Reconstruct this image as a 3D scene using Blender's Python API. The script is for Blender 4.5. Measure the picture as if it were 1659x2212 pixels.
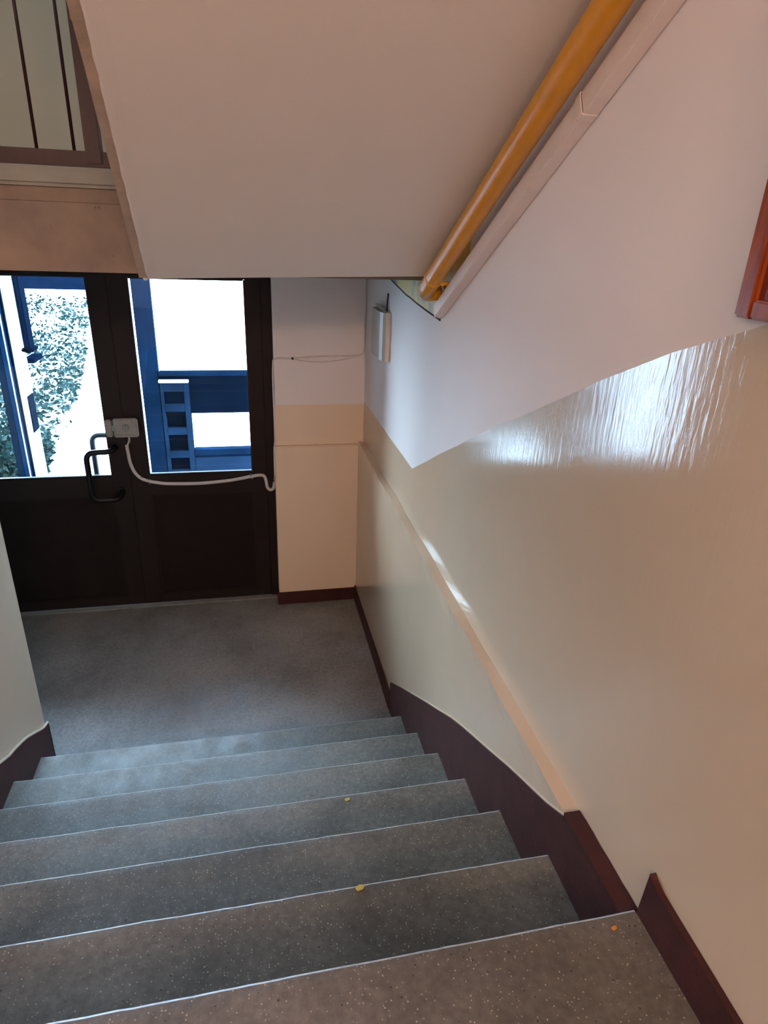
import bpy, bmesh, math, random
from mathutils import Vector, Matrix, noise
random.seed(7)
for o in list(bpy.data.objects): bpy.data.objects.remove(o)
SC = bpy.context.scene
COL = SC.collection

# ------------------------------------------------------------------ camera
cam_d = bpy.data.cameras.new('camera')
cam_d.sensor_fit = 'VERTICAL'; cam_d.sensor_height = 24.0
cam_d.lens = 1392.338/2212*24.0
cam_d.clip_start = .02; cam_d.clip_end = 200
cam = bpy.data.objects.new('camera', cam_d); COL.objects.link(cam)
cam.location = (CX, CY, CZ) = (-0.7107, -2.552, 2.4876)
cam.rotation_euler = (1.1587, -0.0370, -0.2041)
SC.camera = cam

# ------------------------------------------------------------------ world and lights
SC.view_settings.view_transform = 'Standard'; SC.view_settings.look = 'None'
SC.view_settings.gamma = 1; SC.view_settings.use_curve_mapping = False
SC.view_settings.exposure = 0.0
w = bpy.data.worlds.new('sky'); SC.world = w; w.use_nodes = True
wn = w.node_tree; bg = wn.nodes['Background']
bg.inputs[0].default_value = (0.50, 0.74, 1.0, 1); bg.inputs[1].default_value = 44.0

# the sky is brighter around the veiled sun, low in the front left
_tc = wn.nodes.new('ShaderNodeTexCoord'); _dp = wn.nodes.new('ShaderNodeVectorMath'); _dp.operation = 'DOT_PRODUCT'
_dp.inputs[1].default_value = Vector((-.70, .66, .27)).normalized()
wn.links.new(_tc.outputs['Generated'], _dp.inputs[0])
_mx = wn.nodes.new('ShaderNodeMath'); _mx.operation = 'MAXIMUM'; _mx.inputs[1].default_value = 0
wn.links.new(_dp.outputs['Value'], _mx.inputs[0])
_pw = wn.nodes.new('ShaderNodeMath'); _pw.operation = 'POWER'; _pw.inputs[1].default_value = 16
wn.links.new(_mx.outputs[0], _pw.inputs[0])
_b2 = wn.nodes.new('ShaderNodeBackground'); _b2.inputs[0].default_value = (1, 1, .84, 1)
_ml = wn.nodes.new('ShaderNodeMath'); _ml.operation = 'MULTIPLY'; _ml.inputs[1].default_value = 27.0
wn.links.new(_pw.outputs[0], _ml.inputs[0]); wn.links.new(_ml.outputs[0], _b2.inputs[1])
_ad = wn.nodes.new('ShaderNodeAddShader')
wn.links.new(bg.outputs[0], _ad.inputs[0]); wn.links.new(_b2.outputs[0], _ad.inputs[1])
wn.links.new(_ad.outputs[0], wn.nodes['World Output'].inputs['Surface'])

def area(name, loc, size, size_y, energy, color, direction, portal=False, spread=math.pi):
    l = bpy.data.lights.new(name, 'AREA'); l.shape = 'RECTANGLE'
    l.size = size; l.size_y = size_y; l.energy = energy; l.color = color; l.spread = spread
    if portal: l.cycles.is_portal = True
    o = bpy.data.objects.new(name, l); COL.objects.link(o)
    o.location = loc; o.rotation_euler = Vector(direction).to_track_quat('-Z', 'Y').to_euler()
    return o
def bulb(name, loc, energy, color, r=.08):
    l = bpy.data.lights.new(name, 'POINT'); l.energy = energy; l.color = color; l.shadow_soft_size = r
    o = bpy.data.objects.new(name, l); COL.objects.link(o); o.location = loc
    return o
area('portal_door', (-1.5, 1.80, 1.55), 2.0, 1.5, 1, (1, 1, 1), (0, -1, 0), portal=True)
area('portal_window', (-1.9, 1.80, 4.2), 1.4, 1.1, 1, (1, 1, 1), (0, -1, 0), portal=True)
bulb('hall_lamp', (-0.5, -4.6, 3.45), 98, (1.0, 0.60, 0.385), .12)
bulb('hall_lamp_left', (-2.3, -4.4, 3.4), 58, (1.0, 0.70, 0.53), .14)

# ------------------------------------------------------------------ materials
def nmat(name):
    m = bpy.data.materials.new(name); m.use_nodes = True
    return m, m.node_tree, m.node_tree.nodes['Principled BSDF']
def texco(nt, scale=(1, 1, 1)):
    tc = nt.nodes.new('ShaderNodeNewGeometry'); mp = nt.nodes.new('ShaderNodeMapping')
    mp.inputs['Scale'].default_value = scale
    nt.links.new(tc.outputs['Position'], mp.inputs['Vector']); return mp.outputs['Vector']
def noise_n(nt, vec, scale, detail=4, rough=.55):
    n = nt.nodes.new('ShaderNodeTexNoise'); n.inputs['Scale'].default_value = scale
    n.inputs['Detail'].default_value = detail; n.inputs['Roughness'].default_value = rough
    nt.links.new(vec, n.inputs['Vector']); return n.outputs['Fac']
def ramp(nt, fac, stops):
    r = nt.nodes.new('ShaderNodeValToRGB'); el = r.color_ramp.elements
    while len(el) < len(stops): el.new(.5)
    for e, (p, c) in zip(el, stops):
        e.position = p; e.color = (*c, 1) if len(c) == 3 else c
    nt.links.new(fac, r.inputs['Fac']); return r.outputs['Color']
def mix(nt, fac, a, b, mode='MIX'):
    n = nt.nodes.new('ShaderNodeMix'); n.data_type = 'RGBA'; n.blend_type = mode
    for inp, v in ((n.inputs[0], fac), (n.inputs[6], a), (n.inputs[7], b)):
        if hasattr(v, 'links') or isinstance(v, bpy.types.NodeSocket): nt.links.new(v, inp)
        elif isinstance(v, (int, float)): inp.default_value = v
        else: inp.default_value = (*v, 1)
    return n.outputs[2]
def bump(nt, b, h, strength, dist=.01):
    n = nt.nodes.new('ShaderNodeBump'); n.inputs['Strength'].default_value = strength
    n.inputs['Distance'].default_value = dist
    nt.links.new(h, n.inputs['Height']); nt.links.new(n.outputs['Normal'], b.inputs['Normal'])
def simple(name, col, rough=.5, metal=0, var=.12, scale=8, bumpy=.0, bscale=60, spec=.5):
    m, nt, b = nmat(name); v = texco(nt)
    f = noise_n(nt, v, scale)
    lo = tuple(c*(1-var) for c in col); hi = tuple(min(1, c*(1+var)) for c in col)
    nt.links.new(ramp(nt, f, [(.3, lo), (.7, hi)]), b.inputs['Base Color'])
    b.inputs['Roughness'].default_value = rough; b.inputs['Metallic'].default_value = metal
    b.inputs['Specular IOR Level'].default_value = spec
    if bumpy: bump(nt, b, noise_n(nt, v, bscale, 3), bumpy, .004)
    return m
def wall_paint(name, col, rough, bs=.25):
    m, nt, b = nmat(name); v = texco(nt)
    f = noise_n(nt, v, 1.7, 5)
    nt.links.new(ramp(nt, f, [(.25, tuple(c*.94 for c in col)), (.75, col)]), b.inputs['Base Color'])
    b.inputs['Roughness'].default_value = rough
    n1 = noise_n(nt, v, 3.0, 3); n2 = noise_n(nt, v, 90, 2)
    ad = nt.nodes.new('ShaderNodeMath'); ad.operation = 'MULTIPLY_ADD'; ad.inputs[1].default_value = 6
    nt.links.new(n1, ad.inputs[0]); nt.links.new(n2, ad.inputs[2])
    bump(nt, b, ad.outputs[0], bs, .0012)
    return m
M = {}
M['white'] = wall_paint('white limewash', (.80, .755, .765), .85)
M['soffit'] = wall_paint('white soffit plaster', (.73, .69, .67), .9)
# glossy oil paint with brushed ripples
m, nt, b = nmat('glossy cream oil paint'); v = texco(nt)
f = noise_n(nt, v, 1.3, 5)
nt.links.new(ramp(nt, f, [(.25, (.53, .42, .31)), (.75, (.59, .468, .35))]), b.inputs['Base Color'])
b.inputs['Roughness'].default_value = .12; b.inputs['Specular IOR Level'].default_value = .85
vs = texco(nt, (1, 9, 1.2)); n1 = noise_n(nt, vs, 9, 4)
n2 = noise_n(nt, v, 5.0, 3)
ad = nt.nodes.new('ShaderNodeMath'); ad.operation = 'MULTIPLY_ADD'; ad.inputs[1].default_value = 1.6
nt.links.new(n2, ad.inputs[0]); nt.links.new(n1, ad.inputs[2])
bump(nt, b, ad.outputs[0], .125, .004)
M['cream'] = m
M['cream_matte'] = wall_paint('satin cream paint', (.80, .635, .485), .55)
M['upper_cream'] = wall_paint('greenish cream paint', (.50, .46, .34), .45)
# terrazzo
def terrazzo(name, base, worn, speck):
    m, nt, b = nmat(name); v = texco(nt)
    f = noise_n(nt, v, 2.2, 6, .65)
    c = ramp(nt, f, [(.36, base), (.62, worn)])
    f2 = noise_n(nt, v, 60, 3)
    c = mix(nt, .5, c, ramp(nt, f2, [(.3, (.30, .30, .30)), (.7, (.72, .72, .72))]), 'OVERLAY')
    vo = nt.nodes.new('ShaderNodeTexVoronoi'); vo.inputs['Scale'].default_value = 140
    nt.links.new(v, vo.inputs['Vector'])
    sp = ramp(nt, vo.outputs['Distance'], [(.12, (1, 1, 1)), (.26, (0, 0, 0))])
    cr = nt.nodes.new('ShaderNodeSeparateColor'); nt.links.new(vo.outputs['Color'], cr.inputs[0])
    th = ramp(nt, cr.outputs[0], [(.35, (0, 0, 0)), (.95, (1, 1, 1))])
    mm = mix(nt, 1.0, sp, th, 'MULTIPLY')
    c = mix(nt, mm, c, speck)
    vo2 = nt.nodes.new('ShaderNodeTexVoronoi'); vo2.inputs['Scale'].default_value = 40
    nt.links.new(v, vo2.inputs['Vector'])
    sp2 = ramp(nt, vo2.outputs['Distance'], [(.05, (1, 1, 1)), (.10, (0, 0, 0))])
    c = mix(nt, sp2, c, (.02, .02, .018))
    nt.links.new(c, b.inputs['Base Color'])
    nt.links.new(ramp(nt, noise_n(nt, v, 9, 4), [(.3, (.46,)*3), (.7, (.68,)*3)]), b.inputs['Roughness'])
    bump(nt, b, noise_n(nt, v, 120, 3), .35, .0015)
    return m
M['terrazzo'] = terrazzo('grey terrazzo', (.072, .068, .056), (.152, .145, .124), (.50, .49, .42))
M['floor'] = terrazzo('smooth grey cement terrazzo', (.165, .16, .16), (.27, .265, .265), (.30, .29, .27))
M['hall_floor'] = terrazzo('worn brownish terrazzo', (.09, .082, .07), (.15, .135, .12), (.45, .4, .34))
M['nose'] = simple('worn pale step edge', (.36, .355, .34), .35, var=.35, scale=40, bumpy=.4)
M['red'] = simple('oxblood floor paint', (.047, .0135, .013), .55, var=.25, scale=14, bumpy=.2, bscale=90, spec=.3)
M['metal_red'] = simple('oxblood gloss metal paint', (.034, .009, .009), .4, var=.2, scale=30, bumpy=.10, bscale=60, spec=.3)
M['door'] = simple('dark brown door profile', (.021, .014, .013), .45, var=.08, bumpy=.08, bscale=180, spec=.15)
M['door_panel'] = simple('dark brown door infill', (.017, .011, .0105), .55, var=.12, bumpy=.08, bscale=180, spec=.1)
M['black'] = simple('black painted steel tube', (.008, .008, .011), .3, spec=.25)
M['rubber'] = simple('black gasket', (.008, .008, .009), .6)
M['pipe'] = simple('yellow gas pipe paint', (.60, .265, .008), .36, var=.08, scale=10)
M['tan'] = simple('pale cord clip', (.45, .43, .40), .5)
M['duct'] = simple('white plastic duct', (.74, .66, .64), .45, var=.04)
M['conduit'] = simple('grey flexible conduit', (.55, .53, .53), .5, var=.06)
M['wallwire'] = simple('cable painted over with wall paint', (.66, .63, .62), .6, var=.05)
M['steel'] = simple('brushed steel lock case', (.30, .285, .27), .5, .4, var=.06, scale=30)
M['steel_dark'] = simple('dark steel cylinder', (.22, .21, .20), .3, .9)
M['redmark'] = simple('red print', (.35, .03, .02), .5)
m, nt, b = nmat('stained brown plaster'); v = texco(nt)
c = ramp(nt, noise_n(nt, v, 3.2, 7, .65), [(.28, (.185, .145, .125)), (.5, (.265, .205, .17)), (.72, (.33, .25, .20))])
sp = ramp(nt, noise_n(nt, texco(nt, (1, 1, .5)), 24, 3, .5), [(.27, (1, 1, 1)), (.31, (0, 0, 0))])
nt.links.new(mix(nt, sp, c, (.04, .03, .025)), b.inputs['Base Color']); b.inputs['Roughness'].default_value = .9
bump(nt, b, noise_n(nt, v, 30, 4), .5, .004)
M['concrete'] = m
M['rim'] = simple('raw plaster rim', (.42, .33, .27), .9, var=.15, scale=9, bumpy=.8, bscale=50)
M['nosegrey'] = simple('grey cement edge', (.26, .26, .235), .6, var=.1, scale=6, bumpy=.3)
M['oldyellow'] = None
m, nt, b = nmat('old yellow wall paint'); v = texco(nt)
f = noise_n(nt, v, 5, 5, .6)
nt.links.new(ramp(nt, f, [(.46, (.62, .42, .07)), (.56, (.42, .32, .12)), (.64, (.10, .11, .12))]), b.inputs['Base Color'])
b.inputs['Roughness'].default_value = .5
M['oldyellow'] = m
M['crack'] = simple('dark plaster crack', (.03, .025, .02), .9)
M['boxwhite'] = simple('aged white box plastic', (.62, .60, .57), .4, var=.05)
M['boxgrey'] = simple('grey box metal', (.40, .39, .37), .35, .2, var=.05)
M['tape'] = simple('glossy clear wrap', (.5, .58, .7), .15, var=.05)
# red-brown varnished wood
m, nt, b = nmat('red brown varnished wood'); v = texco(nt, (1, 14, 1.2))
f = noise_n(nt, v, 6, 5)
nt.links.new(ramp(nt, f, [(.3, (.17, .030, .008)), (.7, (.34, .075, .016))]), b.inputs['Base Color'])
b.inputs['Roughness'].default_value = .28
M['wood'] = m
M['wood_dark'] = simple('dark red wood panel', (.16, .022, .010), .35, var=.25, scale=12)
# outside
M['ground'] = simple('pale concrete yard', (.50, .50, .48), .9, var=.08, scale=2)
M['soil'] = simple('dry pale soil', (.085, .09, .085), .95, var=.5, scale=5)
M['leaf'] = simple('hedge leaf', (.004, .0105, .0095), spec=0, rough=.8, var=.5, scale=4)
M['leaf2'] = simple('pale hedge leaf', (.016, .026, .024), spec=0, rough=.8, var=.4, scale=4)
M['navy'] = simple('navy blue metal paint', (.0010, .0026, .0065), .5, var=.25, scale=3, spec=0)
M['blue'] = simple('mid blue metal paint', (.0022, .0078, .020), .5, var=.3, scale=3, spec=0)
M['paleblue'] = simple('pale blue metal panel', (.30, .38, .41), .5, var=.1, scale=3, spec=0)
M['litblue'] = simple('lit blue metal panel', (.0055, .0135, .030), .6, var=.35, scale=3, spec=0)  # lighter copy of the screen blue; stronger light low down put into the colour
M['leafblue'] = simple('deep blue door stile', (.0007, .0055, .015), .6, var=.2, scale=3, spec=0)
M['palemetal'] = simple('bright galvanised metal', (.75, .78, .8), .3, var=.05)
# clear glass
m = bpy.data.materials.new('clear pane glass'); m.use_nodes = True; nt = m.node_tree
for n in list(nt.nodes):
    if n.type == 'BSDF_PRINCIPLED': nt.nodes.remove(n)
out = [n for n in nt.nodes if n.type == 'OUTPUT_MATERIAL'][0]
tr = nt.nodes.new('ShaderNodeBsdfTransparent'); tr.inputs[0].default_value = (.93, .96, .98, 1)
gl = nt.nodes.new('ShaderNodeBsdfGlossy'); gl.inputs['Roughness'].default_value = .02
fr = nt.nodes.new('ShaderNodeFresnel'); fr.inputs[0].default_value = 1.35
ms = nt.nodes.new('ShaderNodeMixShader')
nt.links.new(fr.outputs[0], ms.inputs[0]); nt.links.new(tr.outputs[0], ms.inputs[1]); nt.links.new(gl.outputs[0], ms.inputs[2])
nt.links.new(ms.outputs[0], out.inputs[0]); M['glass'] = m

# ------------------------------------------------------------------ helpers
def tag(o, label=None, cat=None, group=None, kind=None):
    if label: o['label'] = label
    if cat: o['category'] = cat
    if group: o['group'] = group
    if kind: o['kind'] = kind
    return o
def empty(name, loc=(0, 0, 0)):
    o = bpy.data.objects.new(name, None); COL.objects.link(o); o.location = loc; o.empty_display_size = .1
    return o
def link(name, bm, mats, parent=None, smooth=False):
    me = bpy.data.meshes.new(name); bmesh.ops.recalc_face_normals(bm, faces=bm.faces)
    bm.to_mesh(me); bm.free()
    for mm in (mats if isinstance(mats, (list, tuple)) else [mats]): me.materials.append(mm)
    if smooth:
        for p in me.polygons: p.use_smooth = True
    o = bpy.data.objects.new(name, me); COL.objects.link(o)
    if parent:
        bpy.context.view_layer.update()
        o.parent = parent; o.matrix_parent_inverse = wm(parent).inverted()
    return o
def wm(o):   # world matrix of an unrotated chain
    t = Vector(o.location); p = o.parent
    if p and o.type == 'EMPTY': t = t
    return Matrix.Translation(t) if o.type == 'EMPTY' else Matrix.Identity(4)
def box(bm, x0, x1, y0, y1, z0, z1, bev=0, mi=0):
    vs = [bm.verts.new((x, y, z)) for x in (x0, x1) for y in (y0, y1) for z in (z0, z1)]
    fs = []
    for idx in ((0, 1, 3, 2), (4, 6, 7, 5), (0, 4, 5, 1), (2, 3, 7, 6), (0, 2, 6, 4), (1, 5, 7, 3)):
        f = bm.faces.new([vs[i] for i in idx]); f.material_index = mi; fs.append(f)
    if bev:
        es = list({e for f in fs for e in f.edges})
        bmesh.ops.bevel(bm, geom=es, offset=bev, segments=2, affect='EDGES', clamp_overlap=True)
    return fs
def B(*a, **k):
    bm = bmesh.new(); box(bm, *a, **k); return bm
def prism(bm, poly, axis, a, b, mi=0):
    """poly: list of 2D points in the plane perpendicular to axis"""
    def P(q, h):
        if axis == 0: return (h, q[0], q[1])
        if axis == 1: return (q[0], h, q[1])
        return (q[0], q[1], h)
    v0 = [bm.verts.new(P(q, a)) for q in poly]; v1 = [bm.verts.new(P(q, b)) for q in poly]
    n = len(poly); fs = [bm.faces.new(v0), bm.faces.new(v1[::-1])]
    for i in range(n): fs.append(bm.faces.new([v0[i], v1[i], v1[(i+1) % n], v0[(i+1) % n]]))
    for f in fs: f.material_index = mi
    return fs
def tube(bm, pts, r, seg=12, cap=True, res=6):
    """smooth tube through pts (Catmull-Rom)"""
    P = [Vector(p) for p in pts]; path = []
    if res > 1 and len(P) > 2:
        for i in range(len(P)-1):
            p0 = P[max(i-1, 0)]; p1 = P[i]; p2 = P[i+1]; p3 = P[min(i+2, len(P)-1)]
            for k in range(res):
                t = k/res
                path.append(.5*((2*p1)+(p2-p0)*t+(2*p0-5*p1+4*p2-p3)*t*t+(3*p1-p0-3*p2+p3)*t**3))
        path.append(P[-1])
    else: path = P
    rings = []; prev = None
    for i, p in enumerate(path):
        d = (path[min(i+1, len(path)-1)]-path[max(i-1, 0)]).normalized()
        if prev is None:
            u = d.cross(Vector((0, 0, 1)));
            if u.length < .1: u = d.cross(Vector((1, 0, 0)))
            u.normalize()
        else:
            u = (prev-d*prev.dot(d)).normalized()
        prev = u; vv = d.cross(u)
        rings.append([bm.verts.new(p+(u*math.cos(a)+vv*math.sin(a))*r) for a in [2*math.pi*k/seg for k in range(seg)]])
    for a, b_ in zip(rings, rings[1:]):
        for k in range(seg): bm.faces.new([a[k], a[(k+1) % seg], b_[(k+1) % seg], b_[k]])
    if cap: bm.faces.new(rings[0][::-1]); bm.faces.new(rings[-1])
    return bm
def rounded(corners, r, n=5):
    """polyline with rounded corners"""
    C = [Vector(c) for c in corners]; out = [C[0]]
    for i in range(1, len(C)-1):
        a = (C[i-1]-C[i]).normalized(); b_ = (C[i+1]-C[i]).normalized()
        s = C[i]+a*r; e = C[i]+b_*r
        for k in range(n+1):
            t = k/n; out.append((1-t)**2*s+2*t*(1-t)*C[i]+t*t*e)
    out.append(C[-1]); return out
def struct(name, bm, mats, label=None, parent=None, smooth=False):
    o = link(name, bm, mats, parent, smooth)
    if not parent: o['kind'] = 'structure'
    return o

# ------------------------------------------------------------------ geometry constants (metres, from the calibrated view)
U = .037            # face of the upper right wall (lower wall face is x = 0)
LEDGE = 1.2
DW = 1.6            # face of the door frame
YN = [0.007, -0.298, -0.605, -0.911, -1.205, -1.497, -1.7917]      # nosings
ZN = [0.1792, 0.3444, 0.5146, 0.6868, 0.8570, 1.0266, 1.2217]
SK = .002
XL = -1.7386
def paint(y):       # height of the painted line on the right wall
    pts = [(2, 1.464), (.221, 1.464), (-.193, 1.675), (-.663, 1.911), (-1.102, 2.118), (-1.297, 2.211), (-1.512, 2.304), (-1.717, 2.385), (-2.1, 2.505), (-6, 2.505)]
    for (a, za), (b_, zb) in zip(pts, pts[1:]):
        if b_ <= y <= a: return za+(zb-za)*(a-y)/(a-b_)
def soff(y): return 2.338-.55*(y+.085)

# ------------------------------------------------------------------ the setting
# floor of the entrance landing
struct('floor', B(-3.2, .0, -.10, 1.72, -.15, 0), M['floor'])
# hall floor slab (the last tread of the flight is its edge)
bm = bmesh.new(); box(bm, -3.2, U, -5.4, -2.59, 1.0, 1.2212); box(bm, -3.2, XL+.001, -2.60, -1.83, 1.0, 1.2212)
struct('floor', bm, M['hall_floor'])
struct('floor', B(-3.3, .2, -5.5, -.05, -.30, -.12), M['concrete'])

# right wall, lower thicker part, glossy cream with the sloping ledge on top
bm = bmesh.new()
prof = []
N = 60
ys = [-1.80+(1.479+1.80)*i/N for i in range(N+1)]
# front face grid with gentle unevenness, ledge top, both with thickness behind
zs = [0, .15, .3, .45, .6, .75, .9, 1.05, 1.15, LEDGE]
grid = []
for z in zs:
    row = []
    for y in ys:
        dx = .004*(noise.noise(Vector((y*2.1, z*2.3, 1.7))))
        if z >= LEDGE: dx = .004*noise.noise(Vector((y*7, 3, 0)))
        zz = z-.15 if z == 0 else z+(.008*noise.noise(Vector((y*3.1, 0, 5))) if z >= LEDGE else 0)
        row.append(bm.verts.new((dx, y, zz)))
    grid.append(row)
top = [bm.verts.new((U+.001, y, LEDGE+.004+.012*noise.noise(Vector((y*3.1, 0, 9))))) for y in ys]
grid.append(top)
grid.append([bm.verts.new((.25, y, LEDGE)) for y in ys])
grid.append([bm.verts.new((.25, y, -.15)) for y in ys])
for a, b_ in zip(grid, grid[1:]):
    for i in range(N): bm.faces.new([a[i], a[i+1], b_[i+1], b_[i]])
for i, side in ((0, 0), (N, 1)):
    bm.faces.new([g[i] for g in grid])
bm.faces.new([bm.verts.new(v.co) for v in (grid[0][0], grid[0][N], grid[-1][N], grid[-1][0])])
bmesh.ops.remove_doubles(bm, verts=bm.verts, dist=1e-5)
o = struct('wall_right', bm, M['cream'])

# right wall, upper part: limewash above the painted line, glossy cream below
bm = bmesh.new()
ys2 = [1.52, 1.3, 1.0, .7, .4, .221, 0, -.193, -.4, -.663, -.9, -1.102, -1.297, -1.512, -1.717, -1.9, -2.1, -2.6, -3.2, -4, -5.4]
bot = [bm.verts.new((U, y, LEDGE if y > -1.8 else 1.0)) for y in ys2]
mid = [bm.verts.new((U, y, paint(y)+random.uniform(-.003, .003))) for y in ys2]
tp = [bm.verts.new((U, y, 5.6)) for y in ys2]
bk = [bm.verts.new((.25, y, 5.6)) for y in ys2]; bk2 = [bm.verts.new((.25, y, LEDGE if y > -1.8 else 1.0)) for y in ys2]
rows = [bot, mid, tp, bk, bk2, bot]
for k in range(5):
    for i in range(len(ys2)-1):
        f = bm.faces.new([rows[k][i], rows[k][i+1], rows[k+1][i+1], rows[k+1][i]])
        f.material_index = 0 if k == 0 else 1
struct('wall_right_upper', bm, [M['cream'], M['white']])

# wall beside the door: lower part thicker than the upper one
bm = bmesh.new()
XR = -.548
box(bm, XR, .25, 1.479, 1.80, -.15, 1.18, bev=.006)
box(bm, XR+.008, .25, 1.515, 1.80, 1.18, 1.446, mi=0)
struct('wall_back_lower', bm, M['cream_matte'])
bm = bmesh.new()
box(bm, XR+.012, .25, 1.516, 1.80, 1.446, 2.56)
struct('wall_back_middle', bm, M['white'])
# wall over the door, behind the upper landing, with a window opening higher up
bm = bmesh.new()
box(bm, -3.2, .25, 1.66, 1.86, 2.24, 3.55); box(bm, -3.2, -2.6, 1.66, 1.86, 3.55, 4.75)
box(bm, -1.2, .25, 1.66, 1.86, 3.55, 4.75); box(bm, -3.2, .25, 1.66, 1.86, 4.75, 5.6)
struct('wall_back', bm, M['upper_cream'])
bm = B(-3.4, -2.49, 1.6, 1.86, -.15, 2.24)
struct('wall_back_left', bm, M['cream_matte'])
struct('wall_left', B(-3.4, -3.2, -5.4, 1.86, -.15, 5.6), M['upper_cream'])
struct('wall_front', B(-3.4, .25, -5.6, -5.4, -.15, 5.6), M['white'])
bm = bmesh.new(); box(bm, -3.2, U, -5.4, -2.5, 3.80, 4.0)
struct('ceiling', bm, M['white'])
struct('ceiling_top', B(-3.4, .25, -5.6, 1.86, 5.6, 5.8), M['white'])

# window high over the upper landing (out of the frame, gives the daylight of the well)
wd = empty('window_1', (-1.9, 1.7, 3.55)); wd['kind'] = 'structure'
bm = bmesh.new()
for a in ((-2.6, -2.54, 3.55, 4.75), (-1.26, -1.2, 3.55, 4.75), (-1.93, -1.87, 3.61, 4.69), (-2.54, -1.26, 3.55, 3.61), (-2.54, -1.26, 4.69, 4.75)):
    box(bm, a[0], a[1], 1.70, 1.76, a[2], a[3])
link('window_frame', bm, M['boxwhite'], wd)
link('window_pane', B(-2.54, -1.26, 1.725, 1.731, 3.61, 4.69), M['glass'], wd)

# dwarf wall on the left of the flight, its top under the other flight
bm = bmesh.new()
prism(bm, [(.165, -.15), (.165, 2.30), (-.25, 2.2), (-2.1, 1.0), (-2.1, -.15)], 0, XL-.14, XL)
bmesh.ops.bevel(bm, geom=[e for e in bm.edges if abs(e.verts[0].co.y-.165) < 1e-4 and abs(e.verts[1].co.y-.165) < 1e-4 and abs(e.verts[0].co.z-e.verts[1].co.z) > 1], offset=.012, segments=3, affect='EDGES')
struct('wall_left_stair', bm, M['cream'])

# skirtings
bm = bmesh.new()
def edge_noise(y, s=.004): return s*noise.noise(Vector((y*9, 2, 0)))
# right wall along the landing
box(bm, -.010, .0, .262, 1.479, 0, .112, bev=.003)
struct('baseboard_right', bm, M['red'])
bm = bmesh.new()
box(bm, XR-.010, -.010, 1.469, 1.479, 0, .098, bev=.003)
box(bm, XR-.010, XR, 1.479, DW-.002, 0, .098, bev=.003)
struct('baseboard_back', bm, M['red'])
# stair skirt on the right wall
top_pts = [(.265, .192), (.0, .358), (-.234, .5), (-.40, .60), (-.569, .701), (-.70, .779), (-.831, .849), (-.96, .915), (-1.081, .974), (-1.20, 1.034), (-1.309, 1.084), (-1.442, 1.145), (-1.531, 1.196), (-1.60, 1.199), (-1.80, 1.199)]
bm = bmesh.new()
poly = [(.265, -.02)]+[(y, z+edge_noise(y)) for y, z in top_pts]+[(-1.80, .9)]
prism(bm, poly, 0, -.006, .004)
struct('baseboard_stairs', bm, M['red'])
# painted end of the ledge
bm = bmesh.new()
pl = []
for i in range(9): y = -1.535-.255*i/8; pl.append((-.006, y))
for i in range(9): y = -1.79+.255*i/8; pl.append((U-.001+.0012*math.sin(i*2.2), y))
prism(bm, pl, 2, 1.1985, 1.2125)
struct('baseboard_ledge', bm, M['red'])
# hall skirting
bm = bmesh.new()
prism(bm, [(-1.800, 1.2220), (-1.806, 1.345), (-1.815, 1.338), (-1.84, 1.330), (-2.1, 1.318), (-3.0, 1.318), (-5.3, 1.318), (-5.3, 1.2220)], 0, .0235, .0365)
struct('baseboard_hall', bm, M['red'])
# skirt on the dwarf wall
bm = bmesh.new()
prism(bm, [(.168, -.0), (.172, .235), (.10, .262), (-.105, .386), (-.35, .495), (-1.7, 1.27), (-1.9, 1.27), (-1.9, .8), (-.3, -.0)], 0, XL-.001, XL+.010)
box(bm, XL-.141, XL+.010, .160, .176, 0, .232, bev=.002)
struct('baseboard_left', bm, M['red'])
# cream bead added on the skirt tops, standing in for the lit plaster edge
bm = bmesh.new()
tube(bm, [(.0005, y, z+.002+edge_noise(y)) for y, z in top_pts[:13]], .0035, 8, res=3)
struct('trim_lit_edge_right', bm, M['cream'])
bm = bmesh.new()
tube(bm, [(XL+.007, y, z+.003+.003*noise.noise(Vector((y*15, 1, 0)))) for y, z in ((.168, .237), (.10, .264), (0, .325), (-.105, .388), (-.23, .443), (-.35, .497), (-.9, .81), (-1.7, 1.27))], .0065, 8, res=3)
struct('trim_lit_edge_left', bm, M['cream'])
# threshold strip
bm = B(-2.49, XR-.001, DW-.035, DW+.05, 0, .010, bev=.002)
struct('trim_1', bm, simple('worn threshold', (.30, .29, .27), .4, .3))

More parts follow.
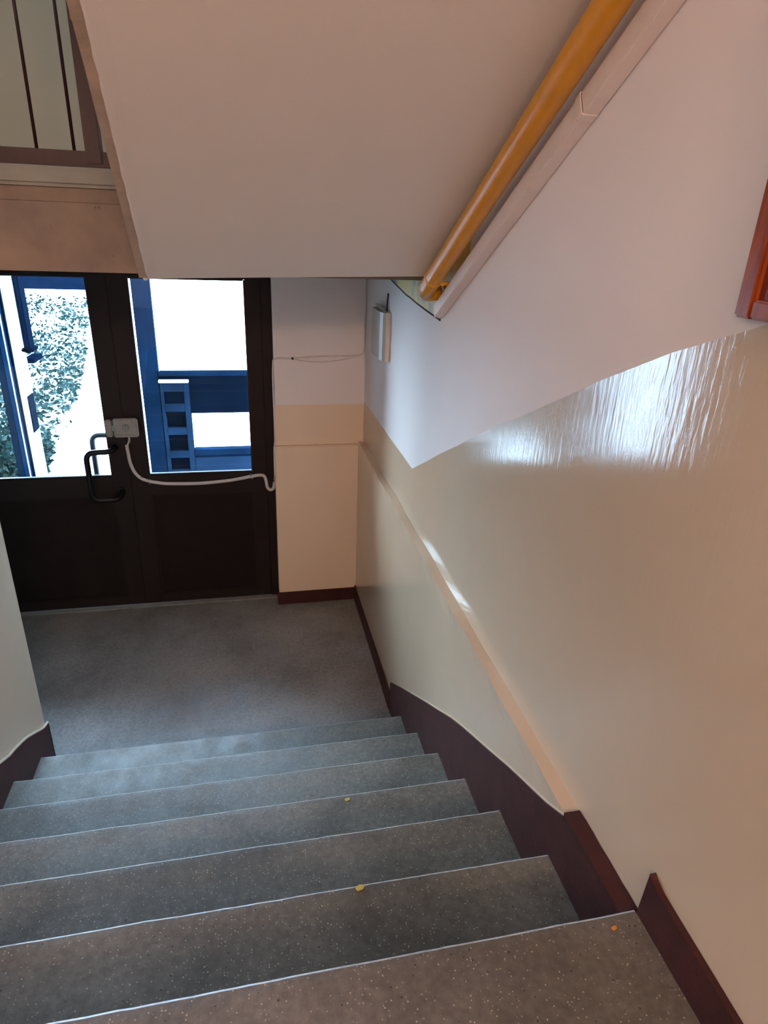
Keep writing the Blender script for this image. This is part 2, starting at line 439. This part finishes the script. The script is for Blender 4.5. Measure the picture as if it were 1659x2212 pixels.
# ------------------------------------------------------------------ staircase
st = empty('staircase', (-.87, 0, 0))
tag(st, 'grey speckled terrazzo stair flight going down to the entrance landing', 'staircase')
for k in range(7):
    x0, x1 = XL+.002, (-.0005 if k < 6 else U-.014)
    yb = (YN[k+1]-.02) if k < 6 else -1.99
    if k == 6: yb = -2.60
    zlow = -.12 if k == 0 else ZN[k-1]-.03
    bm = bmesh.new(); n = 70
    def pt(x, y, z): return bm.verts.new((x, y+SK*x if y == YN[k] else y, z))
    rows = []
    for i in range(n+1):
        x = x0+(x1-x0)*i/n
        j = .0022*noise.noise(Vector((x*7, k*3.3, 0)))+.0012*noise.noise(Vector((x*31, k*3.3, 4)))
        jz = .0015*noise.noise(Vector((x*9, k*5.1, 7)))
        yn = YN[k]+SK*x+j; z = ZN[k]
        rows.append([bm.verts.new(c) for c in ((x, yb, zlow), (x, yb, z), (x, yn-.020, z+jz*.3), (x, yn-.006, z+jz*.5-.0006), (x, yn-.0015, z-.003+jz*.5), (x, yn, z-.008), (x, yn-.012, zlow))])
    m_ = len(rows[0])
    for a, b_ in zip(rows, rows[1:]):
        for q in range(m_):
            f = bm.faces.new([a[q], b_[q], b_[(q+1) % m_], a[(q+1) % m_]])
            f.material_index = 1 if q in (3, 4) else 0
    bm.faces.new(rows[0]); bm.faces.new(rows[-1][::-1])
    link('step', bm, [M['terrazzo'] if k < 6 else M['hall_floor'], M['nose']], st)

# paint drips on the steps
def drip(loc, r, mat, label):
    bm = bmesh.new(); vs = []
    for i in range(12):
        a = i*math.pi/6; rr = r*(1+.25*math.sin(a*2+1)+.1*math.sin(a*5))
        vs.append((loc[0]+rr*math.cos(a), loc[1]+rr*math.sin(a)))
    prism(bm, vs, 2, loc[2], loc[2]+.0012)
    return tag(link('paint_drop', bm, mat), label, 'paint drop', 'dried paint drops on the steps')
ydot = simple('dried yellow paint', (.48, .42, .10), .4); odot = simple('dried orange paint', (.6, .22, .03), .4)

# ------------------------------------------------------------------ upper flight, landing slab and beam
fl = empty('stair_flight', (-.5, 0, 2.3))
tag(fl, 'white plastered underside of the upper stair flight rising overhead', 'stair flight')
bm = bmesh.new()
# structural slab with a stepped top, slightly wider than its plaster skin
def xe(y): return -1.036+(-.975+1.036)*min(1.6, max(0, (-.02-y)/.99))
n = 24; rows = []
for i in range(n+1):
    t = i/n; yl = -.02+(-2.52+.02)*t; yr = -.085+(-2.52+.085)*t
    jag = .004*noise.noise(Vector((yl*11, 0, 3)))
    xl = xe(yl)-.024+jag
    rows.append([bm.verts.new(c) for c in ((xl, yl, soff(yl)+.010-(.01 if i == 0 else 0)), (U-.0005, yr, soff(yr)+.010), (U-.0005, yr, soff(yr)+.20), (xl, yl, soff(yl)+.20))])
for a, b_ in zip(rows, rows[1:]):
    for q in range(4): bm.faces.new([a[q], b_[q], b_[(q+1) % 4], a[(q+1) % 4]])
bm.faces.new(rows[0]); bm.faces.new(rows[-1][::-1])
link('slab', bm, M['rim'], fl)
bm = bmesh.new(); rows = []; n = 120
for i in range(n+1):
    t = i/n; yl = -.018+(-2.52+.02)*t; yr = -.085+(-2.52+.085)*t
    jag = .0022*noise.noise(Vector((yl*23, 0, 8)))+.003*noise.noise(Vector((yl*6, 0, 1)))
    xl = xe(yl)+jag
    rr = [(xl, yl, soff(yl)+.0105), (xl+.001, yl, soff(yl)+.003), (xl+.008, yl, soff(yl)-.0022), (xl+.018, yl, soff(yl)-.002), (xl+.040, yl, soff(yl)+.0003)]
    for s in (.3, .6, 1): rr.append((xl+(U-.0005-xl)*s, yl+(yr-yl)*s, soff(yl+(yr-yl)*s)))
    rr.append((U-.0005, yr, soff(yr)+.0105))
    rows.append([bm.verts.new(c) for c in rr])
m_ = len(rows[0])
for a, b_ in zip(rows, rows[1:]):
    for q in range(m_): bm.faces.new([a[q], b_[q], b_[(q+1) % m_], a[(q+1) % m_]])
bm.faces.new(rows[0]); bm.faces.new(rows[-1][::-1])
link('soffit_plaster', bm, M['soffit'], fl)
bm = bmesh.new()
for k in range(13):
    y1 = .04-k*.19; z1 = 2.64+(k)*.105
    if z1 > 3.9: break
    box(bm, -1.04, U-.001, y1-.24, y1, z1-.08, z1+.105)
link('upper_steps', bm, M['terrazzo'], fl)
# plaster knob at the lower corner of the flight
bm = bmesh.new(); bmesh.ops.create_icosphere(bm, subdivisions=3, radius=1)
for v in bm.verts: v.co = Vector((-1.040+v.co.x*.014, -.008+v.co.y*.012, 2.320+v.co.z*.028+.004*noise.noise(v.co*3)))
link('plaster_lump', bm, M['soffit'], fl, smooth=True)

YB = .05
ls = empty('trim_2', (-2, .8, 2.5)); ls['kind'] = 'structure'
bm = bmesh.new(); nx = 30; nz = 8
x0, x1 = -3.2, -1.0
box(bm, x0, U-.001, YB, YB+.22, 2.312, 2.535)
link('beam', bm, M['concrete'], ls)
link('slab_edge', B(x0, U-.001, YB+.003, 1.655, 2.536, 2.580), M['concrete'], ls)
bm = B(x0, U-.001, YB-.022, YB+.06, 2.581, 2.642, bev=.012)
link('landing_nosing', bm, M['nosegrey'], ls)
link('landing_slab', B(x0, U-.001, YB+.06, 1.655, 2.581, 2.640), M['terrazzo'], ls)

# railing of the upper landing
rl = empty('landing_railing', (-1.3, YB+.03, 2.642))
tag(rl, 'oxblood metal railing with thin vertical bars on the upper landing edge', 'railing')
yr = YB+.005
link('bottom_rail', B(-3.15, -1.045, yr-.012, yr+.012, 2.644, 2.692, bev=.002), M['metal_red'], rl)
link('post', B(-1.195, -1.145, yr-.022, yr+.022, 2.655, 3.58, bev=.003), M['metal_red'], rl)
link('top_rail', B(-3.15, -1.14, yr-.02, yr+.02, 3.56, 3.60, bev=.003), M['metal_red'], rl)
for k in range(16):
    x = -1.232-.115*k
    bm = bmesh.new(); tube(bm, [(x, yr, 2.69), (x, yr, 3.565)], .0055, 8, res=1)
    link('baluster', bm, M['metal_red'], rl, smooth=True)
bm = bmesh.new(); tube(bm, [(-1.10, yr-.01, 2.70), (-1.085, yr+.0, 2.725), (-1.07, yr, 2.70), (-1.085, yr, 2.68), (-1.105, yr-.01, 2.69)], .006, 8)
link('weld_loop', bm, M['metal_red'], rl, smooth=True)

# the other flight on the left of the dwarf wall (only bounces light)
bm = bmesh.new()
prism(bm, [(.04, 2.40), (.04, 2.56), (-1.95, 1.22), (-1.95, 1.05)], 0, -3.19, XL-.145)
tag(link('side_flight', bm, M['concrete']), 'concrete stair flight behind the dwarf wall at the left', 'stair flight')

# ------------------------------------------------------------------ entrance door
fm = empty('trim_3', (-1.5, DW, 0)); fm['kind'] = 'structure'
bm = bmesh.new()
box(bm, -.606, XR+.02, DW+.012, DW+.075, .010, 2.26)
box(bm, -.5985, XR+.02, DW-.004, DW+.07, .010, 2.238, bev=.004)
box(bm, -2.489, -2.44, DW-.004, DW+.07, .010, 2.238, bev=.004)
box(bm, -2.44, -.598, DW-.004, DW+.07, 2.198, 2.262, bev=.003)
link('door_frame', bm, M['door'], fm)
def leaf(root, xa, xb, ga, gb, pa, pb, zt=2.20):
    y0, y1 = DW, DW+.055
    bm = bmesh.new()
    box(bm, xa, ga, y0, y1, .014, zt, bev=.003); box(bm, gb, xb, y0, y1, .014, zt, bev=.003)
    box(bm, ga, gb, y0, y1, 2.186, zt, bev=.002); box(bm, ga, gb, y0, y1, .835, .972, bev=.003)
    box(bm, ga, gb, y0, y1, .014, .078, bev=.003)
    link('leaf_frame', bm, M['door'], root)
    bm = bmesh.new()
    box(bm, ga-.001, gb+.001, y0+.012, y1-.012, .076, .837)
    link('lower_panel', bm, M['door_panel'], root)
    bm = bmesh.new()
    for a in ((ga, ga+.012, .078, .835), (gb-.012, gb, .078, .835), (ga+.012, gb-.012, .078, .09), (ga+.012, gb-.012, .823, .835)):
        box(bm, a[0], a[1], y0+.004, y0+.014, a[2], a[3], bev=.002)
    link('panel_bead', bm, M['door'], root)
    bm = bmesh.new()
    for a in ((ga, ga+.008, .972, 2.186), (gb-.008, gb, .972, 2.186), (ga+.008, gb-.008, .972, .980), (ga+.008, gb-.008, 2.178, 2.186)):
        box(bm, a[0], a[1], y0+.006, y0+.03, a[2], a[3], bev=.002)
    link('glazing_gasket', bm, M['rubber'], root)
    link('window_pane', B(ga+.004, gb-.004, y0+.026, y0+.032, .976, 2.182), M['glass'], root)
d1 = empty('door_1', (-1.49, DW, .014)); d1['kind'] = 'structure'
leaf(d1, -2.437, -1.492, -2.30, -1.578, 0, 0)
d2 = empty('door_2', (-1.05, DW, .014)); d2['kind'] = 'structure'
leaf(d2, -1.488, -.601, -1.357, -.692, 0, 0)
# rebate strips at the meeting stiles
link('meeting_strip', B(-1.506, -1.470, DW-.009, DW-.001, .02, 2.195, bev=.002), M['door'], d2)

def handle(y, s, name, root, zt=1.172, zb=.872, zl=.838):
    """cranked pull handle; s = +1 towards the room"""
    P = rounded([(-1.535, y, zt), (-1.540, y-.062*s, zt-.012), (-1.700, y-.075*s, zt-.012), (-1.700, y-.075*s, zl), (-1.530, y-.062*s, zl), (-1.530, y, zb)], .055, 8)
    bm = bmesh.new(); tube(bm, P, .0175, 16, res=1)
    h = link(name, bm, M['black'], root, smooth=True)
    for z in (zt, zb):
        bm = bmesh.new(); tube(bm, [(-1.535, y+.001*s, z), (-1.535, y-.008*s, z)], .024, 20, res=1)
        link('rosette', bm, M['black'], h)
    return h
handle(DW, 1, 'pull_handle', d1)
handle(DW+.056, -1, 'pull_handle', d1, 1.225, .90, .88)
# lock keeper on the left leaf
kp = link('lock_keeper', B(-1.575, -1.535, DW-.032, DW-.001, 1.243, 1.352, bev=.007), M['steel'], d1, smooth=False)
kp['label'] = 'steel lock keeper box'

# electric lock on the right leaf
lk = empty('electric_lock', (-1.455, DW, 1.30))
tag(lk, 'steel electric rim lock with round key cylinder on the dark entrance door', 'lock')
link('lock_case', B(-1.527, -1.383, DW-.044, DW-.010, 1.243, 1.362, bev=.007), M['steel'], lk)
link('lock_bolt', B(-1.536, -1.526, DW-.034, DW-.018, 1.285, 1.32), M['steel_dark'], lk)
link('case_seam', B(-1.519, -1.391, DW-.0455, DW-.043, 1.258, 1.261), M['steel_dark'], lk)
bm = bmesh.new(); tube(bm, [(-1.453, DW-.043, 1.305), (-1.453, DW-.052, 1.305)], .023, 8, res=1)
cy = link('key_cylinder', bm, M['steel_dark'], lk)
bm = bmesh.new(); tube(bm, [(-1.453, DW-.051, 1.305), (-1.453, DW-.058, 1.305)], .014, 20, res=1)
link('cylinder_core', bm, M['steel'], cy)
link('keyhole', B(-1.4545, -1.4515, DW-.0595, DW-.057, 1.299, 1.311), M['rubber'], cy)
link('printed_mark', B(-1.418, -1.400, DW-.0452, DW-.0438, 1.340, 1.343), M['redmark'], lk)
bm = bmesh.new(); box(bm, -1.525, -1.52, DW-.046, DW-.044, 1.25, 1.355, bev=.0005); 
link('case_edge', bm, M['steel_dark'], lk)

# grey conduit along the door
yc = DW-.012
cd = empty('conduit', (-1.4, DW, .9))
tag(cd, 'thin grey cable conduit sagging across the right door leaf from the lock', 'cable conduit')
CP = CONDUIT_PTS = [(-1.4655, yc, 1.187), (-1.463, yc, 1.13), (-1.457, yc, 1.06), (-1.435, yc, .995), (-1.40, yc, .955), (-1.36, yc, .938), (-1.31, yc, .925), (-1.235, yc, .914), (-1.05, yc, .908), (-.90, yc, .916), (-.80, yc, .927), (-.70, yc, .945), (-.645, yc, .951), (-.618, yc, .94), (-.608, yc, .905), (-.600, yc, .858), (-.578, yc, .842), (-.560, yc-.004, .858), (-.552, yc-.008, .90)]
bm = bmesh.new(); tube(bm, CP, .0112, 12)
link('corrugated_tube', bm, M['conduit'], cd, smooth=True)
for off in (0, .008):
    bm = bmesh.new(); tube(bm, [(-1.447+off*.4, yc-.01, 1.245), (-1.450+off, yc-.006, 1.215), (-1.464+off*.5, yc, 1.185)], .003, 8)
    link('lead_wire', bm, M['conduit'], cd, smooth=True)
for x, z in ((-1.402, .972), (-1.355, .922), (-.708, .955), (-.70, .932)):
    bm = bmesh.new(); tube(bm, [(x, DW+.001, z), (x, DW-.022, z)], .006, 10, res=1)
    link('clip_screw', bm, M['steel_dark'], cd)

# surface wire up the reveal and across the wall
wr = empty('wall_cable', (XR, 1.5, .9))
tag(wr, 'thin white painted cable running up beside the door and across the wall', 'cable')
bm = bmesh.new()
tube(bm, [(-.552, yc-.008, .90), (XR-.006, 1.55, .93), (XR-.005, 1.51, .96), (XR-.005, 1.475, 1.0), (XR-.004, 1.474, 1.17), (XR+.004, 1.508, 1.20), (XR+.004, 1.509, 1.4), (XR+.003, 1.511, 1.6), (XR+.006, 1.511, 1.70), (XR+.014, 1.511, 1.735), (XR+.06, 1.510, 1.742), (-.42, 1.510, 1.738), (-.36, 1.510, 1.745), (-.25, 1.510, 1.752), (-.1, 1.510, 1.756), (.0, 1.510, 1.762), (.026, 1.508, 1.79), (.029, 1.506, 1.9), (.029, 1.506, 2.1), (.029, 1.506, 2.3)], .0045, 10)
link('cable', bm, M['wallwire'], wr, smooth=True)
bm = bmesh.new(); tube(bm, [(-.42, 1.509, 1.738), (-.36, 1.509, 1.725), (-.28, 1.509, 1.718), (-.18, 1.509, 1.722), (-.08, 1.509, 1.738), (.0, 1.509, 1.76)], .0035, 10)
link('slack_strand', bm, M['wallwire'], wr, smooth=True)
link('cable_nail', B(-.427, -.415, 1.500, 1.512, 1.733, 1.748, bev=.002), M['rubber'], wr)

# box on the right wall near the corner
jb = empty('junction_box', (U, 1.0, 1.85))
tag(jb, 'narrow white wall box with a short black wire on the right wall near the corner', 'junction box')
link('box_body', B(U-.026, U, .805, 1.10, 1.850, 2.100, bev=.003), M['boxwhite'], jb)
bm = bmesh.new(); prism(bm, [(U-.0265, .806), (U-.038, .825), (U-.045, .87), (U-.046, 1.085), (U-.0265, 1.10)], 2, 1.852, 2.098)
link('box_cover', bm, M['boxgrey'], jb)
bm = bmesh.new(); tube(bm, [(U-.012, .86, 2.095), (U-.010, .865, 2.14), (U-.006, .87, 2.19)], .004, 8)
link('black_wire', bm, M['rubber'], jb, smooth=True)
bm = bmesh.new(); tube(bm, [(U-.01, 1.09, 2.10), (U-.03, 1.06, 2.116), (U-.032, .96, 2.118), (U-.012, .90, 2.102)], .006, 8)
link('wire_loop', bm, M['boxgrey'], jb, smooth=True)

# ------------------------------------------------------------------ yellow pipe, duct and old paint pocket
def pline(y): return 2.272+.515*(-.085-y)
PX = PIPE_X = -.040
pp = empty('gas_pipe', (PX, -.1, 2.28))
tag(pp, 'bright yellow painted gas pipe rising along the joint of wall and stair soffit', 'pipe')
pa = Vector((PX, -.115, 2.288)); pb = Vector((PX, -2.3, 2.288+.520*2.185))
bm = bmesh.new(); dd = (pb-pa).normalized()
tube(bm, [pa+dd*.0, pa+dd*.4, pa+dd*.9, pa+dd*1.4, pb], .032, 28)
link('pipe_run', bm, M['pipe'], pp, smooth=True)
bm = bmesh.new(); tube(bm, [pa+dd*.10, pa+dd*.112], .0345, 28, res=1)
cp = link('coupling', bm, M['pipe'], pp, smooth=False)
bm = bmesh.new(); box(bm, PX+.02, U-.002, pa.y-.115, pa.y-.095, pa.z+.028, pa.z+.040)
link('bracket', bm, M['pipe'], pp)
bm = bmesh.new(); tube(bm, [pa+dd*.02, pa-dd*.02+Vector((.012, 0, 0)), pa-dd*.03+Vector((.06, 0, .01))], .030, 24)
link('elbow', bm, M['pipe'], pp, smooth=True)

ct = empty('cable_duct', (U, -.1, 2.2))
tag(ct, 'pinkish white square cable duct running up the wall below the yellow pipe', 'cable duct')
def duct(y0, y1, grow=0.0, name='duct_run'):
    s = .532
    z = lambda y: 2.183+s*(-.094-y)
    # cross section perpendicular to the run; run direction
    d = Vector((0, -1, s)).normalized(); nrm = Vector((0, s, 1)).normalized()
    a = Vector((U, y0, z(y0))); L = (y1-y0)/d.y
    h = .047+grow; t = .037+grow
    bm = bmesh.new()
    vs = []
    for l in (0, L):
        for x_, h_ in ((U-.0005, -grow*.5), (U-t, -grow*.5), (U-t, h), (U-.0005, h)):
            vs.append(bm.verts.new(Vector((x_, a.y, a.z))+d*l+nrm*h_))
    for q in range(4): bm.faces.new([vs[q], vs[(q+1) % 4], vs[4+(q+1) % 4], vs[4+q]])
    bm.faces.new(vs[:4]); bm.faces.new(vs[4:][::-1])
    es = [e for e in bm.edges]
    bmesh.ops.bevel(bm, geom=es, offset=.0025, segments=2, affect='EDGES')
    return link(name, bm, M['duct'], ct)
duct(-.110, -1.098); duct(-1.102, -2.35)
duct(-1.090, -1.112, .0025, 'joint_cover')

bm = bmesh.new()
pts = [(.92, 2.270), (.72, 2.246), (.5, 2.220), (.303, 2.203), (.1, 2.190), (-.064, 2.182), (-.11, 2.195), (-.36, 2.36), (-.36, 2.52), (.92, 2.52)]
prism(bm, pts, 0, U-.003, U+.001)
struct('trim_4', bm, M['oldyellow'])
bm = bmesh.new()
tube(bm, [(U-.001, y, z+.004*noise.noise(Vector((y*13, 0, 0)))) for y, z in ((.90, 2.268), (.72, 2.246), (.6, 2.232), (.5, 2.220), (.40, 2.212), (.303, 2.203), (.2, 2.196), (.1, 2.190), (0, 2.183), (-.075, 2.178))], .0045, 8)
struct('trim_5', bm, M['crack'])

# ------------------------------------------------------------------ red wooden board on the right wall
bd = empty('wooden_board', (U, -2.0, 2.39))
tag(bd, 'red brown varnished wooden board on the wall at the right edge', 'wooden board')
link('backing', B(U-.016, U-.0005, -2.38, -1.695, 2.41, 2.81), M['wood_dark'], bd)
bm = bmesh.new()
for ya, yb_ in ((-1.705, -1.672), (-2.41, -2.378)): link('frame_stile', B(U-.026, U-.0005, ya, yb_, 2.388, 2.83, bev=.004), M['wood'], bd)
for za, zb in ((2.388, 2.415), (2.80, 2.83)): link('frame_rail', B(U-.025, U-.0005, -2.378, -1.705, za, zb, bev=.003), M['wood'], bd)

# ------------------------------------------------------------------ outside
GZ = -.15
struct('ground', B(-40, 40, 1.87, 60, GZ-.2, GZ), M['ground'])
# shrub bed left of the path
bed_edge = [(4.6, -2.86), (5.75, -3.04), (6.6, -3.08), (8.0, -3.27), (9.6, -3.5), (11.5, -3.82), (15, -4.5), (21, -5.4)]
def bx_(y):
    for (a, xa), (b_, xb) in zip(bed_edge, bed_edge[1:]):
        if a <= y <= b_: return xa+(xb-xa)*(y-a)/(b_-a)
bm = bmesh.new()
prism(bm, [(x, y) for y, x in bed_edge]+[(-13, 21), (-3.7, 4.6)], 2, GZ, GZ+.03)
struct('ground_bed', bm, M['soil'])
bm = bmesh.new()
for i in range(11000):
    y = 4.6+16.4*random.random()**1.7
    xr = bx_(y); x = xr-random.random()**1.1*(.75+.45*(y-4.6))
    clump = noise.noise(Vector((x*1.1, y*.7, 3)))
    if clump < -.05-.25*max(0, (12-y)/8) and random.random() < .8: continue
    h = GZ+.04+random.random()*(.28+.5*max(0, clump))
    s = random.uniform(.022, .06)*(1+.03*(y-4)); a = random.uniform(0, 6.28); ti = random.uniform(-1.5, 1.5)
    R = Matrix.Rotation(a, 3, 'Z') @ Matrix.Rotation(ti, 3, 'X') @ Matrix.Rotation(random.uniform(-1.4, 1.4), 3, 'Y')
    q = [bm.verts.new(Vector((x, y, h))+R @ Vector(c)*s) for c in ((-1, 0, 0), (-.2, -.45, .12), (1, 0, 0), (-.2, .45, .12))]
    f = bm.faces.new(q); f.material_index = 1 if random.random() < .4 else 0
tag(link('shrub_bed', bm, [M['leaf'], M['leaf2']]), 'low leafy green shrubs along the bright path outside the left pane', 'shrubs', kind='stuff')
# low blue building far off
fb = empty('low_fence', (-9, 26, GZ)); tag(fb, 'dark blue fence panel far behind the shrubs outside', 'fence')
link('fence_panel', B(-16, -6.35, 26, 26.2, GZ+.05, 1.1), M['navy'], fb)
link('fence_cap', B(-16, -6.35, 25.95, 26.25, 1.1, 1.2), M['navy'], fb)

# porch screen seen through the right pane
ps = empty('porch_screen', (-.9, 2.7, GZ)); tag(ps, 'blue painted metal porch screen with open panels seen through the right pane', 'porch screen')
y0, y1 = 2.70, 2.78
link('post', B(-1.503, -1.372, y0, y1, GZ, 2.45, bev=.006), M['blue'], ps)
link('post', B(-.50, -.38, y0, y1, GZ, 2.45, bev=.006), M['blue'], ps)
link('transom', B(-1.371, -.501, y0+.006, y1, 1.083, 1.415, bev=.004), M['navy'], ps)
link('transom_edge_lit', B(-1.371, -.501, y0-.008, y0+.005, 1.385, 1.418, bev=.002), M['blue'], ps)  # lighter strip, the highlight along the transom's edge put into its colour
bm = bmesh.new()
box(bm, -1.371, -1.345, y0, y1, GZ+.02, 1.335, bev=.002); box(bm, -1.195, -1.152, y0, y1, GZ+.02, 1.335, bev=.002)
for za, zb in ((1.262, 1.335), (1.10, 1.165), (.908, .965), (.712, .768), (.50, .605)): box(bm, -1.345, -1.195, y0, y1, za, zb, bev=.002)
box(bm, -1.345, -1.195, y0+.045, y1, 1.165, 1.262, mi=1)
for za, zb in ((.965, 1.10), (.768, .908), (.605, .712)): box(bm, -1.345, -1.195, y0+.045, y1, za, zb, mi=1)
link('slatted_panel', bm, [M['litblue'], M['navy']], ps)
link('panel_cap', B(-1.375, -1.150, y0-.03, y1, 1.337, 1.358, bev=.003), M['palemetal'], ps)
link('lower_panel', B(-1.151, -.501, y0+.004, y1, GZ+.02, .712, bev=.003), M['litblue'], ps)
link('lower_rail', B(-1.151, -.501, y0-.004, y1, .730, .779, bev=.004), M['blue'], ps)
link('head_rail', B(-1.371, -.501, y0, y1, 2.25, 2.45, bev=.004), M['blue'], ps)

# open outer door leaf seen edge-on through the left pane
ol = empty('outer_door_leaf', (-2.3, 2.1, GZ)); tag(ol, 'open blue outer door leaf standing outside at the far left pane', 'door')
xa, xb = -2.345, -2.30
link('stile', B(xa, xb, 2.24, 2.43, GZ+.02, 2.35, bev=.006), M['leafblue'], ol)
link('sealing_strip', B(xb, xb+.008, 2.325, 2.338, GZ+.04, 2.33, bev=.003), M['palemetal'], ol)
link('edge_strip', B(xb, xb+.010, 2.40, 2.43, GZ+.04, 2.33, bev=.002), M['navy'], ol)
link('stile', B(xa, xb, 2.86, 2.985, 1.53, 2.35, bev=.006), M['navy'], ol)
link('glazing', B(xa+.018, xa+.024, 2.42, 2.86, 1.53, 2.30), M['glass'], ol)
link('lower_panel', B(xa+.01, xb-.004, 2.42, 2.76, GZ+.02, 1.52, bev=.003), M['paleblue'], ol)
link('vent_opening', B(xb-.004, xb+.004, 2.60, 2.735, .98, 1.26, bev=.003), M['navy'], ol)
link('latch', B(xa, xb+.03, 2.80, 3.04, 1.465, 1.50, bev=.004), M['navy'], ol)
link('latch', B(xa, xb+.02, 2.86, 3.0, 1.54, 1.565, bev=.004), M['navy'], ol)

drip((-.437, -.936, ZN[3]+.0003), .008, ydot, 'yellow paint drop near the edge of the fourth step from the bottom')
drip((-.499, -1.507, ZN[5]+.0003), .009, ydot, 'yellow paint drop near the edge of the second highest step')
drip((-.040, -1.822, ZN[6]+.0003), .005, odot, 'orange paint drop near the right end of the top step')
